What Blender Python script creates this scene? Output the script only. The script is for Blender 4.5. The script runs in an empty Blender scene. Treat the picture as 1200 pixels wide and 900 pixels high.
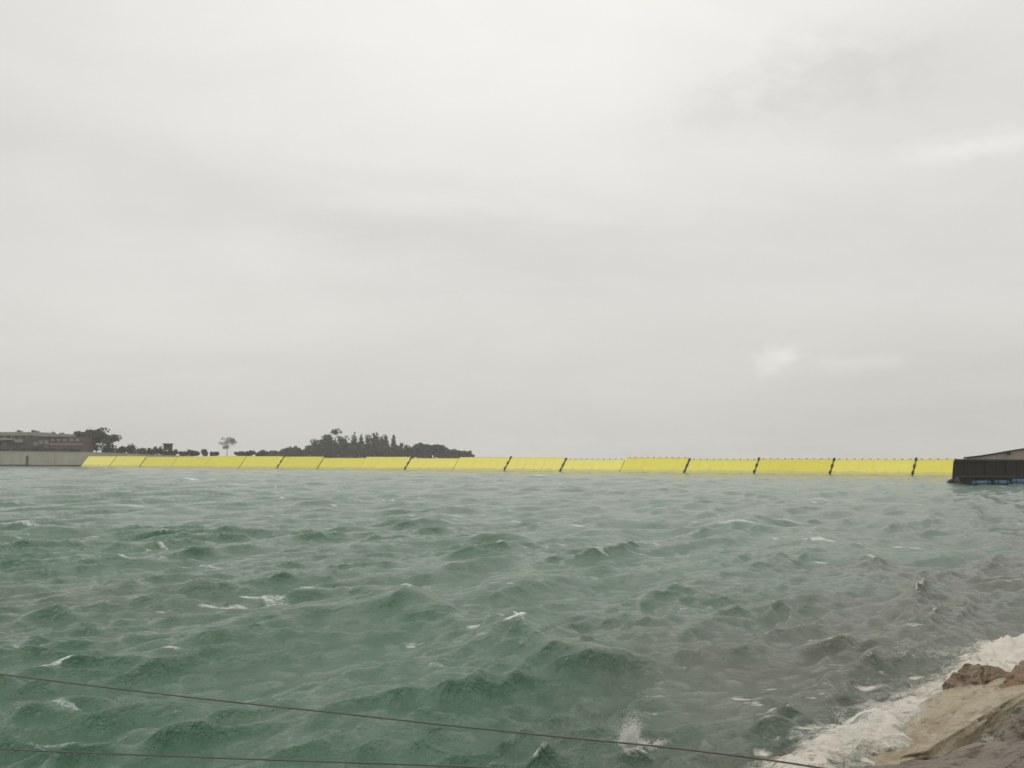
import bpy, bmesh, math, random
import numpy as np
from mathutils import Vector, Matrix, Euler

scene = bpy.context.scene
COL = scene.collection
R = math.radians

# ------------------------------------------------------------------ camera
CAM_Z = 3.0                      # eye height above the water, standing on the quay
F_PX = 1300.0                    # focal length for a frame 1200 wide
PITCH = math.atan(90.2 / F_PX)
ROLL = 0.00377
_F = Vector((0, math.cos(PITCH), math.sin(PITCH)))
_R0 = Vector((1, 0, 0))
_U0 = Vector((0, -math.sin(PITCH), math.cos(PITCH)))
_R = _R0 * math.cos(ROLL) + _U0 * math.sin(ROLL)
_U = _U0 * math.cos(ROLL) - _R0 * math.sin(ROLL)
cam_data = bpy.data.cameras.new("camera")
cam = bpy.data.objects.new("camera", cam_data)
COL.objects.link(cam)
m = Matrix((( _R.x, _U.x, -_F.x, 0), (_R.y, _U.y, -_F.y, 0), (_R.z, _U.z, -_F.z, CAM_Z), (0, 0, 0, 1)))
cam.matrix_world = m
cam_data.sensor_fit = 'HORIZONTAL'
cam_data.sensor_width = 36
cam_data.lens = 36 * F_PX / 1200
cam_data.clip_start = 0.1
cam_data.clip_end = 40000
scene.camera = cam

# ------------------------------------------------------------------ overcast sky
SUN_EL, SUN_AZ = R(52), R(-6)    # azimuth measured from +Y towards +X
world = bpy.data.worlds.new("World")
scene.world = world
world.use_nodes = True
wn, wl = world.node_tree.nodes, world.node_tree.links
wn.clear()

def wmath(op, a, b=None, c=None, clamp=False):
    n = wn.new('ShaderNodeMath'); n.operation = op; n.use_clamp = clamp
    for i, v in enumerate((a, b, c)):
        if v is None: continue
        if isinstance(v, (int, float)): n.inputs[i].default_value = v
        else: wl.new(v, n.inputs[i])
    return n.outputs[0]

tc = wn.new('ShaderNodeTexCoord')
sep = wn.new('ShaderNodeSeparateXYZ'); wl.new(tc.outputs['Generated'], sep.inputs[0])
sx, sy, sz = sep.outputs
el = wmath('ARCSINE', sz)
az = wmath('ARCTAN2', sx, sy)
elp = wmath('MAXIMUM', sz, 0.0)
den = wmath('ADD', elp, 0.16)
cx, cy = wmath('DIVIDE', sx, den), wmath('DIVIDE', sy, den)
comb = wn.new('ShaderNodeCombineXYZ'); wl.new(cx, comb.inputs[0]); wl.new(cy, comb.inputs[1])

def wnoise(scale, detail, rough, off, stretch=(1, 1, 1), dist=0.0):
    mp = wn.new('ShaderNodeMapping'); wl.new(comb.outputs[0], mp.inputs[0])
    mp.inputs['Location'].default_value = off; mp.inputs['Scale'].default_value = stretch
    mp.inputs['Rotation'].default_value = (0, 0, R(14))
    n = wn.new('ShaderNodeTexNoise'); wl.new(mp.outputs[0], n.inputs['Vector'])
    n.inputs['Scale'].default_value = scale; n.inputs['Detail'].default_value = detail
    n.inputs['Roughness'].default_value = rough; n.inputs['Distortion'].default_value = dist
    return n.outputs[0]

broad = wnoise(0.42, 3, 0.5, (3.1, 7.7, 0), (0.8, 1.0, 1))
fine = wnoise(1.5, 6, 0.55, (1.3, 2.2, 5), (0.75, 1.0, 1), 0.6)
warp = wnoise(2.6, 4, 0.55, (9.0, 4.0, 2), (0.6, 1.2, 1), 0.4)
warpc = wmath('SUBTRACT', warp, 0.5)
azw = wmath('ADD', az, wmath('MULTIPLY', warpc, 0.16))
elw = wmath('ADD', el, wmath('MULTIPLY', warpc, 0.10))

def blob(a0, e0, sa, se, rot, amp):
    """one bank or wisp of cloud, centred on a direction of the sky (radians)"""
    da, de = wmath('SUBTRACT', azw, a0), wmath('SUBTRACT', elw, e0)
    c, s = math.cos(rot), math.sin(rot)
    p = wmath('ADD', wmath('MULTIPLY', da, c / sa), wmath('MULTIPLY', de, s / sa))
    q = wmath('ADD', wmath('MULTIPLY', da, -s / se), wmath('MULTIPLY', de, c / se))
    r2 = wmath('ADD', wmath('MULTIPLY', p, p), wmath('MULTIPLY', q, q))
    return wmath('MULTIPLY', wmath('EXPONENT', wmath('MULTIPLY', r2, -1.0)), amp)

lum = wmath('MULTIPLY_ADD', elp, 0.50, 0.64)
lum = wmath('ADD', lum, wmath('MULTIPLY', wmath('SUBTRACT', broad, 0.5), 0.10))
lum = wmath('ADD', lum, wmath('MULTIPLY', wmath('SUBTRACT', fine, 0.5), 0.07))
CLOUDS = [
    (0.00, 0.37, 0.30, 0.13, 0.05, 0.085),      # thin bright cover in front of the sun
    (-0.24, 0.235, 0.30, 0.035, -0.14, -0.055),  # grey bank
    (0.02, 0.19, 0.30, 0.035, -0.03, -0.035),
    (-0.30, 0.13, 0.14, 0.045, 0.0, 0.03),
    (0.23, 0.318, 0.10, 0.022, 0.22, -0.03),     # dark wisp
    (0.36, 0.33, 0.10, 0.04, 0.3, -0.05),
    (0.40, 0.255, 0.10, 0.012, 0.1, 0.02),      # pale streak
    (-0.46, 0.37, 0.14, 0.14, 0.0, -0.06),
    (0.46, 0.30, 0.16, 0.16, 0.0, -0.05),
    (0.38, 0.05, 0.16, 0.06, 0.0, -0.05),
    (-0.44, 0.03, 0.16, 0.05, 0.0, -0.02),
    (0.10, 0.03, 0.40, 0.035, 0.0, -0.02),
]
sc_ = wn.new('ShaderNodeCombineXYZ'); wl.new(az, sc_.inputs[0]); wl.new(wmath('MULTIPLY', el, 1.7), sc_.inputs[1])
def wpuff(scale, detail, off):
    mp = wn.new('ShaderNodeMapping'); wl.new(sc_.outputs[0], mp.inputs[0]); mp.inputs['Location'].default_value = off
    n = wn.new('ShaderNodeTexNoise'); wl.new(mp.outputs[0], n.inputs['Vector'])
    n.inputs['Scale'].default_value = scale; n.inputs['Detail'].default_value = detail; n.inputs['Roughness'].default_value = 0.58; n.inputs['Distortion'].default_value = 0.5
    return n.outputs[0]
soft = wpuff(7.0, 6, (2.0, 5.0, 0))
lum = wmath('ADD', lum, wmath('MULTIPLY', wmath('SUBTRACT', soft, 0.5), 0.085))
pn = wpuff(26.0, 5, (4.0, 1.0, 0))
def puff(a0, e0, sa, se, amp):
    da, de = wmath('DIVIDE', wmath('SUBTRACT', az, a0), sa), wmath('DIVIDE', wmath('SUBTRACT', el, e0), se)
    r2 = wmath('ADD', wmath('MULTIPLY', da, da), wmath('MULTIPLY', de, de))
    g = wmath('EXPONENT', wmath('MULTIPLY', r2, -1.0))
    t = wmath('MULTIPLY', wmath('SUBTRACT', wmath('ADD', g, wmath('MULTIPLY', pn, 2.6)), 1.6), 1.6, clamp=True)
    return wmath('MULTIPLY', wmath('MULTIPLY', t, g), amp)
for q in ((0.230, 0.087, 0.030, 0.017, 0.085), (0.243, 0.094, 0.018, 0.010, 0.04), (0.300, 0.085, 0.07, 0.011, 0.05), (0.19, 0.305, 0.06, 0.02, -0.05), (0.28, 0.335, 0.10, 0.04, -0.07), (0.40, 0.26, 0.08, 0.016, 0.07)):
    lum = wmath('ADD', lum, puff(*q))
for b in CLOUDS:
    lum = wmath('ADD', lum, blob(*b))
tint = wn.new('ShaderNodeMix'); tint.data_type = 'RGBA'
wl.new(wmath('MULTIPLY', elp, 3.2, clamp=True), tint.inputs['Factor'])
tint.inputs['A'].default_value = (1.02, 0.995, 0.94, 1)
tint.inputs['B'].default_value = (1.015, 0.997, 0.955, 1)
vm = wn.new('ShaderNodeVectorMath'); vm.operation = 'SCALE'
wl.new(tint.outputs['Result'], vm.inputs[0]); wl.new(lum, vm.inputs['Scale'])
bg_cloud = wn.new('ShaderNodeBackground'); wl.new(vm.outputs[0], bg_cloud.inputs[0])
sky = wn.new('ShaderNodeTexSky'); sky.sky_type = 'NISHITA'; sky.sun_disc = False
sky.sun_elevation = SUN_EL; sky.sun_rotation = SUN_AZ; sky.dust_density = 3
bg_sky = wn.new('ShaderNodeBackground'); wl.new(sky.outputs[0], bg_sky.inputs[0])
bg_sky.inputs[1].default_value = 0.08
mixs = wn.new('ShaderNodeMixShader'); mixs.inputs[0].default_value = 0.95   # cloud cover
wl.new(bg_sky.outputs[0], mixs.inputs[1]); wl.new(bg_cloud.outputs[0], mixs.inputs[2])
wout = wn.new('ShaderNodeOutputWorld'); wl.new(mixs.outputs[0], wout.inputs[0])

sun_data = bpy.data.lights.new("sun", 'SUN')
sun_data.energy = 0.7; sun_data.angle = R(40); sun_data.color = (1.0, 0.97, 0.92)
sun = bpy.data.objects.new("sun", sun_data); COL.objects.link(sun)
to_sun = Vector((math.sin(SUN_AZ) * math.cos(SUN_EL), math.cos(SUN_AZ) * math.cos(SUN_EL), math.sin(SUN_EL)))
sun.rotation_euler = to_sun.to_track_quat('Z', 'Y').to_euler()
sun.location = (0, 0, 60)

scene.view_settings.view_transform = 'Standard'
scene.view_settings.look = 'None'
scene.view_settings.exposure = 0.0
scene.view_settings.gamma = 1.0
scene.view_settings.use_curve_mapping = False
scene.render.engine = 'CYCLES'
scene.cycles.use_denoising = True
scene.cycles.filter_width = 1.6
scene.cycles.max_bounces = 6
scene.cycles.volume_bounces = 1
scene.cycles.caustics_reflective = False
scene.cycles.caustics_refractive = False

# ------------------------------------------------------------------ helpers
def ray(u, v):
    return (_F * F_PX + _R * (u - 600) - _U * (v - 450))

def at(u, v, Y):
    """point at ground distance Y seen in direction (u, v) of a 1200 x 900 frame"""
    d = ray(u, v)
    return Vector((0, 0, CAM_Z)) + d * (Y / d.y)

def on_level(u, v, z=0.0):
    d = ray(u, v)
    return Vector((0, 0, CAM_Z)) + d * ((z - CAM_Z) / d.z)

def tag(o, label=None, cat=None, group=None, kind=None):
    if label: o['label'] = label
    if cat: o['category'] = cat
    if group: o['group'] = group
    if kind: o['kind'] = kind
    return o

def link(name, data, parent=None, mat=None):
    o = bpy.data.objects.new(name, data)
    COL.objects.link(o)
    if parent: o.parent = parent
    if mat is not None and data is not None and not data.materials: data.materials.append(mat)
    return o

def empty(name, loc, rot=(0, 0, 0)):
    o = bpy.data.objects.new(name, None); COL.objects.link(o)
    o.location = loc; o.rotation_euler = rot; o.empty_display_size = 0.5
    return o

def mesh_from(name, bm, smooth=False):
    me = bpy.data.meshes.new(name); bm.normal_update(); bm.to_mesh(me); bm.free()
    if smooth: me.shade_smooth()
    return me

def bm_box(bm, c, s, rot=None):
    r = bmesh.ops.create_cube(bm, size=1.0)
    M = Matrix.Translation(c) @ ((rot.to_matrix().to_4x4()) if rot else Matrix()) @ Matrix.Diagonal((*s, 1))
    bmesh.ops.transform(bm, matrix=M, verts=r['verts'])
    return r['verts']

def box_mesh(name, c, s, bevel=0.0):
    bm = bmesh.new(); bm_box(bm, c, s)
    if bevel: bmesh.ops.bevel(bm, geom=list(bm.edges), offset=bevel, segments=2, affect='EDGES', profile=0.5)
    return mesh_from(name, bm)

def prism_mesh(name, pts, y0, y1, bevel=0.0):
    """outline in x,z extruded from y0 to y1"""
    bm = bmesh.new()
    f = bm.faces.new([bm.verts.new((x, y0, z)) for x, z in pts])
    r = bmesh.ops.extrude_face_region(bm, geom=[f])
    bmesh.ops.translate(bm, verts=[g for g in r['geom'] if isinstance(g, bmesh.types.BMVert)], vec=(0, y1 - y0, 0))
    bmesh.ops.recalc_face_normals(bm, faces=bm.faces)
    if bevel: bmesh.ops.bevel(bm, geom=list(bm.edges), offset=bevel, segments=1, affect='EDGES')
    return mesh_from(name, bm)

def tube_mesh(name, pts, radii, seg=8):
    bm = bmesh.new(); rings = []
    n = len(pts)
    for i, p in enumerate(pts):
        t = (Vector(pts[min(i + 1, n - 1)]) - Vector(pts[max(i - 1, 0)])).normalized()
        a = t.orthogonal().normalized() if i == 0 else (a - t * a.dot(t)).normalized()
        b = t.cross(a)
        rings.append([bm.verts.new(Vector(p) + (a * math.cos(2 * math.pi * j / seg) + b * math.sin(2 * math.pi * j / seg)) * radii[i]) for j in range(seg)])
    for i in range(n - 1):
        for j in range(seg):
            bm.faces.new((rings[i][j], rings[i][(j + 1) % seg], rings[i + 1][(j + 1) % seg], rings[i + 1][j]))
    bm.faces.new(rings[0][::-1]); bm.faces.new(rings[-1])
    return mesh_from(name, bm, True)

def mat(name, c1, c2=None, rough=0.7, scale=2.0, detail=5, bump=0.0, bump_scale=None, spec=0.5, coords='Object', stretch=(1, 1, 1)):
    mt = bpy.data.materials.new(name); mt.use_nodes = True
    n, l = mt.node_tree.nodes, mt.node_tree.links
    b = n['Principled BSDF']
    b.inputs['Roughness'].default_value = rough
    b.inputs['Specular IOR Level'].default_value = spec
    t = n.new('ShaderNodeTexCoord'); mp = n.new('ShaderNodeMapping')
    mp.inputs['Scale'].default_value = stretch
    l.new(t.outputs[coords], mp.inputs[0])
    no = n.new('ShaderNodeTexNoise'); no.inputs['Scale'].default_value = scale; no.inputs['Detail'].default_value = detail
    no.inputs['Roughness'].default_value = 0.6
    l.new(mp.outputs[0], no.inputs['Vector'])
    rp = n.new('ShaderNodeValToRGB'); rp.name = 'ramp'
    rp.color_ramp.elements[0].position = 0.32; rp.color_ramp.elements[1].position = 0.68
    rp.color_ramp.elements[0].color = (*c1, 1); rp.color_ramp.elements[1].color = (*(c2 or c1), 1)
    l.new(no.outputs[0], rp.inputs[0]); l.new(rp.outputs[0], b.inputs['Base Color'])
    if bump:
        no2 = n.new('ShaderNodeTexNoise'); no2.inputs['Scale'].default_value = bump_scale or scale * 4; no2.inputs['Detail'].default_value = 8
        no2.inputs['Roughness'].default_value = 0.65
        l.new(mp.outputs[0], no2.inputs['Vector'])
        bp = n.new('ShaderNodeBump'); bp.inputs['Strength'].default_value = bump; bp.inputs['Distance'].default_value = 0.05
        l.new(no2.outputs[0], bp.inputs['Height']); l.new(bp.outputs[0], b.inputs['Normal'])
    return mt

# ------------------------------------------------------------------ sea
def gp(u, v): p = on_level(u, v); return (p.x, p.y)
SHORE = [(-60, 7.0), (-8, 8.2), (0, 9.3), (2.2, 10.2), gp(985, 893), gp(1040, 858), gp(1105, 829), gp(1150, 806), gp(1185, 785), (8.9, 17.6), (13, 24), (26, 44), (60, 95)]

def shore_dist(x, y):
    """signed distance to the shoreline, positive on the sea side"""
    best = np.full(x.shape, 1e9); sgn = np.ones(x.shape)
    for (x0, y0), (x1, y1) in zip(SHORE[:-1], SHORE[1:]):
        dx, dy = x1 - x0, y1 - y0
        t = np.clip(((x - x0) * dx + (y - y0) * dy) / (dx * dx + dy * dy), 0, 1)
        d = np.hypot(x - x0 - t * dx, y - y0 - t * dy)
        s = np.sign(dx * (y - y0) - dy * (x - x0))
        k = d < best
        best = np.where(k, d, best); sgn = np.where(k, s, sgn)
    return best * sgn

def smooth(a, b, x):
    t = np.clip((x - a) / (b - a), 0, 1)
    return t * t * (3 - 2 * t)

def vnoise(x, y, seed):
    """cheap smooth value noise on the plane"""
    xi, yi = np.floor(x).astype(np.int64), np.floor(y).astype(np.int64)
    fx, fy = x - xi, y - yi
    fx, fy = fx * fx * (3 - 2 * fx), fy * fy * (3 - 2 * fy)
    def h(i, j):
        n = (i * 374761393 + j * 668265263 + seed * 974634777) & 0x7fffffff
        n = ((n ^ (n >> 13)) * 1274126177) & 0x7fffffff
        return ((n ^ (n >> 16)) & 0xffff) / 65535.0
    return (h(xi, yi) * (1 - fx) + h(xi + 1, yi) * fx) * (1 - fy) + (h(xi, yi + 1) * (1 - fx) + h(xi + 1, yi + 1) * fx) * fy

# single waves that stand out: place, crest half-length, half-width, height, crest heading, foam
BREAKERS = [
    (gp(602, 750), 2.4, 0.75, 0.36, R(100), 0.0),
    (gp(602, 750), 1.15, 0.22, 0.05, R(96), 1.1),
    (gp(470, 706), 2.2, 0.7, 0.28, R(104), 0.15),
    (gp(472, 706), 0.9, 0.25, 0.04, R(106), 1.0),
    (gp(70, 853), 0.42, 0.16, 0.07, R(4), 0.9),
    (gp(122, 862), 0.16, 0.10, 0.05, R(-60), 0.9),
    (gp(742, 872), 0.13, 0.12, 0.16, R(10), 2.0),
    (gp(962, 750), 0.55, 0.35, 0.16, R(8), 0.85),
    (gp(700, 782), 0.9, 0.35, 0.24, R(40), 0.1),
    (gp(30, 722), 1.0, 0.35, 0.14, R(5), 0.7),
    (gp(235, 692), 0.9, 0.5, 0.18, R(12), 0.55),
    (gp(370, 692), 1.3, 0.6, 0.22, R(12), 0.5),
    (gp(860, 618), 2.6, 1.2, 0.22, R(0), 0.9),
    (gp(632, 559), 5.0, 2.5, 0.32, R(0), 1.2),
    (gp(235, 563), 6.0, 3.0, 0.25, R(0), 1.0),
    (gp(290, 569), 4.0, 2.0, 0.25, R(0), 0.9),
    (gp(25, 623), 2.0, 1.0, 0.22, R(0), 0.9),
    (gp(160, 594), 2.5, 1.2, 0.2, R(0), 0.8),
    (gp(1150, 673), 1.0, 0.5, 0.15, R(0), 0.7),
    (gp(1175, 682), 0.9, 0.4, 0.12, R(0), 0.7),
    (gp(925, 610), 1.5, 0.8, 0.2, R(0), 0.9),
    (gp(480, 558), 4.0, 2.0, 0.25, R(0), 0.8),
    (gp(1154, 568), 1.3, 1.6, 0.05, R(0), 1.3),
    (gp(1108, 567), 1.0, 1.4, 0.05, R(0), 1.2),
    (gp(1180, 571), 1.6, 1.4, 0.05, R(0), 0.9),
    (gp(750, 612), 2.5, 1.4, 0.28, R(8), 0.2),
    (gp(580, 633), 2.0, 1.1, 0.25, R(5), 0.2),
]

def sea_field(x, y, spacing):
    rng = np.random.default_rng(11)
    N = 160
    lam = np.exp(rng.uniform(math.log(0.36), math.log(11.0), N))
    lp = 7.0
    w = np.where(lam < lp, (lam / lp) ** 0.02, np.exp(-((lam / lp - 1) ** 2) * 4))
    th0 = R(-20)
    th = th0 + np.where(lam > 3, 0.0, -0.2) + rng.normal(0, 1, N) * np.where(lam > 3, 0.24, np.where(lam > 0.8, 0.30, 0.5))
    ph = rng.uniform(0, 2 * math.pi, N)
    slope = 0.30 * w * np.where(lam > 3.2, 0.60, np.where(lam > 0.7, 0.98, 1.3)) / math.sqrt(N) * math.sqrt(2)
    Dx = np.zeros_like(x); Dy = np.zeros_like(x); Dz = np.zeros_like(x); Sz = np.zeros_like(x)
    Jxx = np.zeros_like(x); Jyy = np.zeros_like(x); Jxy = np.zeros_like(x)
    gust = 0.38 + 1.35 * (0.6 * vnoise(x / 2.6, y / 4.0, 5) + 0.4 * vnoise(x / 9, y / 14, 6)) ** 1.4
    for i in range(N):
        k = 2 * math.pi / lam[i]; kx, ky = k * math.cos(th[i]), k * math.sin(th[i])
        a = slope[i] / k
        att = smooth(2.2, 4.0, lam[i] / spacing)
        A = a * att * (gust if lam[i] < 3 else 1.0)
        p = kx * x + ky * y + ph[i]
        c, s = np.cos(p), np.sin(p)
        if lam[i] < 3.2: Sz += A * c
        else: Dz += A * c
        if lam[i] > 1.0: Dz += 0.22 * A * np.sin(2 * p)      # steeper leading faces
        Q = 0.85
        Dx -= Q * A * (kx / k) * s; Dy -= Q * A * (ky / k) * s
        Jxx -= Q * A * kx * kx / k * c; Jyy -= Q * A * ky * ky / k * c; Jxy -= Q * A * kx * ky / k * c
    Dz += Sz + np.clip(2.2 * Sz * np.abs(Sz) * (Sz > 0), 0, 0.06)      # short waves peak into sharp crests
    J = (1 + Jxx) * (1 + Jyy) - Jxy * Jxy
    foam = smooth(0.56, 0.24, J) * 0.95 * smooth(0.30, 0.62, vnoise(x * 1.5, y * 1.5, 77))
    for (px, py), L, W, H, hd, fo in BREAKERS:
        ca, sa = math.cos(hd), math.sin(hd)
        a = ((x - px) * ca + (y - py) * sa) / L
        b = (-(x - px) * sa + (y - py) * ca) / W
        b = b + 0.35 * a * a
        g = np.exp(-a * a * 1.2)
        Dz += H * g * (np.exp(-b * b) - (0.35 if L > .3 else 0) * np.exp(-(b + 1.8) ** 2))
        foam += fo * np.exp(-a ** 2 * 1.6 - ((b + 0.1) * 2.2) ** 2)
    return Dx, Dy, Dz, foam

def build_sea():
    r = [5.5]
    while r[-1] < 620: r.append(r[-1] * 1.0042)
    while r[-1] < 14000: r.append(r[-1] * 1.06)
    r = np.array(r); ang = np.linspace(R(-42), R(42), 840)
    rr, aa = np.meshgrid(r, ang, indexing='ij')
    x, y = rr * np.sin(aa), rr * np.cos(aa)
    spacing = np.maximum(rr * 0.0042, rr * (ang[1] - ang[0]))
    spacing = np.where(rr > 620, 40, spacing)
    dx, dy, dz, foam = sea_field(x, y, spacing)
    d = shore_dist(x, y)
    calm = smooth(-1.2, 2.5, d) * 0.75 + 0.25
    # swash: water piles up and froths along the stones
    wob = vnoise(x * 1.6, y * 1.6, 3) * 0.6 + vnoise(x * 4.3, y * 4.3, 8) * 0.4
    swash = smooth(1.3, 0.0, d + (wob - 0.5) * 1.7) * smooth(30, 18, y) * smooth(1.2, 2.6, x)
    rng_n = vnoise(x * 7, y * 7, 21) * 0.5 + vnoise(x * 15, y * 15, 22) * 0.5
    dz = dz * calm + swash * (0.17 + 0.16 * (wob - 0.4)) + swash * (rng_n - 0.5) * 0.10
    # surge of white water at the far end of the stones
    s2 = np.exp(-((x - 8.2) / 1.5) ** 2 - ((y - 17.2 - 0.4 * (x - 8.2)) / 1.1) ** 2)
    dz += s2 * (0.10 + 0.22 * (wob - 0.5) + 0.12 * (rng_n - 0.5))
    foam = foam + swash * (0.30 + 0.75 * wob + 0.5 * np.exp(-(d / 0.45) ** 2)) + s2 * (0.25 + 1.0 * wob)
    # torn streaks of froth drifting off the stones
    st = vnoise(x * 2.3 + 3, y * 3.6, 31) * 0.5 + vnoise(x * 5.1, y * 9.5, 32) * 0.5
    foam += smooth(0.60, 0.86, st) * smooth(9.0, 1.0, d) * smooth(26, 14, y) * smooth(-0.5, 3.0, x) * 1.0
    sp = vnoise(x * 0.35, y * 0.35, 41) * 0.4 + vnoise(x * 1.7, y * 2.3, 42) * 0.6
    foam += smooth(0.76, 0.90, sp) * 0.9
    X, Y, Z = x + dx * calm, y + dy * calm, dz
    far = smooth(500, 700, rr)
    Z = Z * (1 - far)
    nr, na = x.shape
    co = np.stack([X, Y, Z], -1).reshape(-1, 3).astype(np.float32)
    idx = np.arange(nr * na).reshape(nr, na)
    quads = np.stack([idx[:-1, :-1], idx[:-1, 1:], idx[1:, 1:], idx[1:, :-1]], -1).reshape(-1, 4)[:, ::-1]
    me = bpy.data.meshes.new("sea")
    me.vertices.add(len(co)); me.vertices.foreach_set("co", co.ravel())
    nq = len(quads)
    me.loops.add(nq * 4); me.loops.foreach_set("vertex_index", quads.ravel().astype(np.int32))
    me.polygons.add(nq)
    me.polygons.foreach_set("loop_start", np.arange(0, nq * 4, 4, dtype=np.int32))
    me.update(calc_edges=True)
    at_ = me.attributes.new("foam", 'FLOAT', 'POINT')
    at_.data.foreach_set("value", np.clip(foam, 0, 1.5).ravel().astype(np.float32))
    silt = smooth(9, 1.0, d - 2.5 * (vnoise(x * 0.25, y * 0.25, 51) - 0.5) * 3) * smooth(-1, 3.5, x)
    silt = np.maximum(silt, smooth(0, 22, x - 0.14 * y + 10 * (vnoise(x * 0.06, y * 0.06, 52) - 0.5)) * 0.6 * smooth(130, 25, rr))
    silt = np.maximum(silt, 0.35 * np.exp(-((x + 12) / 6) ** 2 - ((y - 24) / 4) ** 2))
    a2 = me.attributes.new("silt", 'FLOAT', 'POINT')
    a2.data.foreach_set("value", np.clip(silt, 0, 1).ravel().astype(np.float32))
    me.shade_smooth()
    return me

def water_material():
    mt = bpy.data.materials.new("sea_water"); mt.use_nodes = True
    n, l = mt.node_tree.nodes, mt.node_tree.links
    b = n['Principled BSDF']; out = n['Material Output']
    tcn = n.new('ShaderNodeTexCoord')
    def noise(scale, detail, rough, stretch=(1, 1, 1), rot=0.0, dist=0.0):
        mp = n.new('ShaderNodeMapping'); l.new(tcn.outputs['Object'], mp.inputs[0])
        mp.inputs['Scale'].default_value = stretch; mp.inputs['Rotation'].default_value = (0, 0, rot)
        t = n.new('ShaderNodeTexNoise'); l.new(mp.outputs[0], t.inputs['Vector'])
        t.inputs['Scale'].default_value = scale; t.inputs['Detail'].default_value = detail
        t.inputs['Roughness'].default_value = rough; t.inputs['Distortion'].default_value = dist
        return t.outputs[0]
    def mth(op, a, bb=None, clamp=False):
        q = n.new('ShaderNodeMath'); q.operation = op; q.use_clamp = clamp
        for i, v in enumerate((a, bb)):
            if v is None: continue
            if isinstance(v, (int, float)): q.inputs[i].default_value = v
            else: l.new(v, q.inputs[i])
        return q.outputs[0]
    fo = n.new('ShaderNodeAttribute'); fo.attribute_name = 'foam'
    si = n.new('ShaderNodeAttribute'); si.attribute_name = 'silt'
    # body colour: turbid green lagoon water, brown where silt is stirred up
    patch = noise(0.09, 4, 0.55)
    g = n.new('ShaderNodeMix'); g.data_type = 'RGBA'; l.new(patch, g.inputs['Factor'])
    g.inputs['A'].default_value = (0.017, 0.080, 0.037, 1); g.inputs['B'].default_value = (0.031, 0.114, 0.056, 1)
    s = n.new('ShaderNodeMix'); s.data_type = 'RGBA'
    l.new(mth('MULTIPLY', si.outputs['Fac'], mth('ADD', noise(0.5, 4, 0.6), 0.45), True), s.inputs['Factor'])
    l.new(g.outputs['Result'], s.inputs['A']); s.inputs['B'].default_value = (0.052, 0.064, 0.037, 1)
    l.new(s.outputs['Result'], b.inputs['Base Color'])
    b.inputs['Roughness'].default_value = 0.07
    b.inputs['IOR'].default_value = 1.333
    # ripples carried by the wind on top of the modelled waves
    h = mth('ADD', mth('MULTIPLY', noise(2.4, 7, 0.68, (1.25, 0.6, 1), R(-24), 0.5), 0.12),
            mth('MULTIPLY', noise(9.0, 5, 0.65, (1.3, 0.6, 1), R(-12), 0.3), 0.050))
    h = mth('ADD', h, mth('MULTIPLY', noise(26.0, 4, 0.6, (1.2, 0.7, 1), R(-30), 0.3), 0.006))
    bp = n.new('ShaderNodeBump'); bp.inputs['Strength'].default_value = 1.0; bp.inputs['Distance'].default_value = 1.0
    l.new(h, bp.inputs['Height']); l.new(bp.outputs[0], b.inputs['Normal'])
    # froth
    fb = n.new('ShaderNodeBsdfPrincipled'); fb.inputs['Roughness'].default_value = 0.75
    fc = n.new('ShaderNodeMix'); fc.data_type = 'RGBA'; l.new(si.outputs['Fac'], fc.inputs['Factor'])
    fc.inputs['A'].default_value = (0.74, 0.77, 0.74, 1); fc.inputs['B'].default_value = (0.68, 0.63, 0.54, 1)
    l.new(fc.outputs['Result'], fb.inputs['Base Color'])
    fn = noise(6.5, 10, 0.82, dist=1.2)
    bp2 = n.new('ShaderNodeBump'); bp2.inputs['Strength'].default_value = 0.8; bp2.inputs['Distance'].default_value = 0.06
    l.new(fn, bp2.inputs['Height']); l.new(bp2.outputs[0], fb.inputs['Normal'])
    cov = mth('SUBTRACT', mth('ADD', mth('MULTIPLY', fo.outputs['Fac'], 0.95), mth('MULTIPLY', fn, 3.0)), 2.02)
    cov = mth('MULTIPLY', cov, 1.5, True)
    gate_ = mth('MULTIPLY', fo.outputs['Fac'], 6.0, True)
    cov = mth('MULTIPLY', cov, gate_)
    mx = n.new('ShaderNodeMixShader'); l.new(cov, mx.inputs[0]); l.new(b.outputs[0], mx.inputs[1]); l.new(fb.outputs[0], mx.inputs[2])
    l.new(mx.outputs[0], out.inputs['Surface'])
    return mt

sea = link('sea', build_sea(), None, water_material())
tag(sea, 'choppy green sea with small whitecaps, brownish near the stones', 'sea', kind='structure')

# ------------------------------------------------------------------ land: quay edge, bank, far shore
M_bank = mat('bank_soil', (0.13, 0.10, 0.075), (0.24, 0.20, 0.15), 0.75, 1.6, 6, 0.8, 9)
M_quay = mat('quay_paving', (0.30, 0.28, 0.25), (0.38, 0.36, 0.32), 0.85, 1.2, 6, 0.3, 14)
M_land = mat('rough_grass', (0.050, 0.052, 0.030), (0.085, 0.080, 0.050), 0.95, 0.12, 5)

def grid_mesh(name, xs, ys, zf):
    X, Y = np.meshgrid(xs, ys, indexing='ij'); Z = zf(X, Y)
    co = np.stack([X, Y, Z], -1).reshape(-1, 3)
    nx, ny = X.shape; idx = np.arange(nx * ny).reshape(nx, ny)
    q = np.stack([idx[:-1, :-1], idx[1:, :-1], idx[1:, 1:], idx[:-1, 1:]], -1).reshape(-1, 4)
    me = bpy.data.meshes.new(name); me.from_pydata(co.tolist(), [], q.tolist()); me.update(); me.shade_smooth()
    return me

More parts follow.
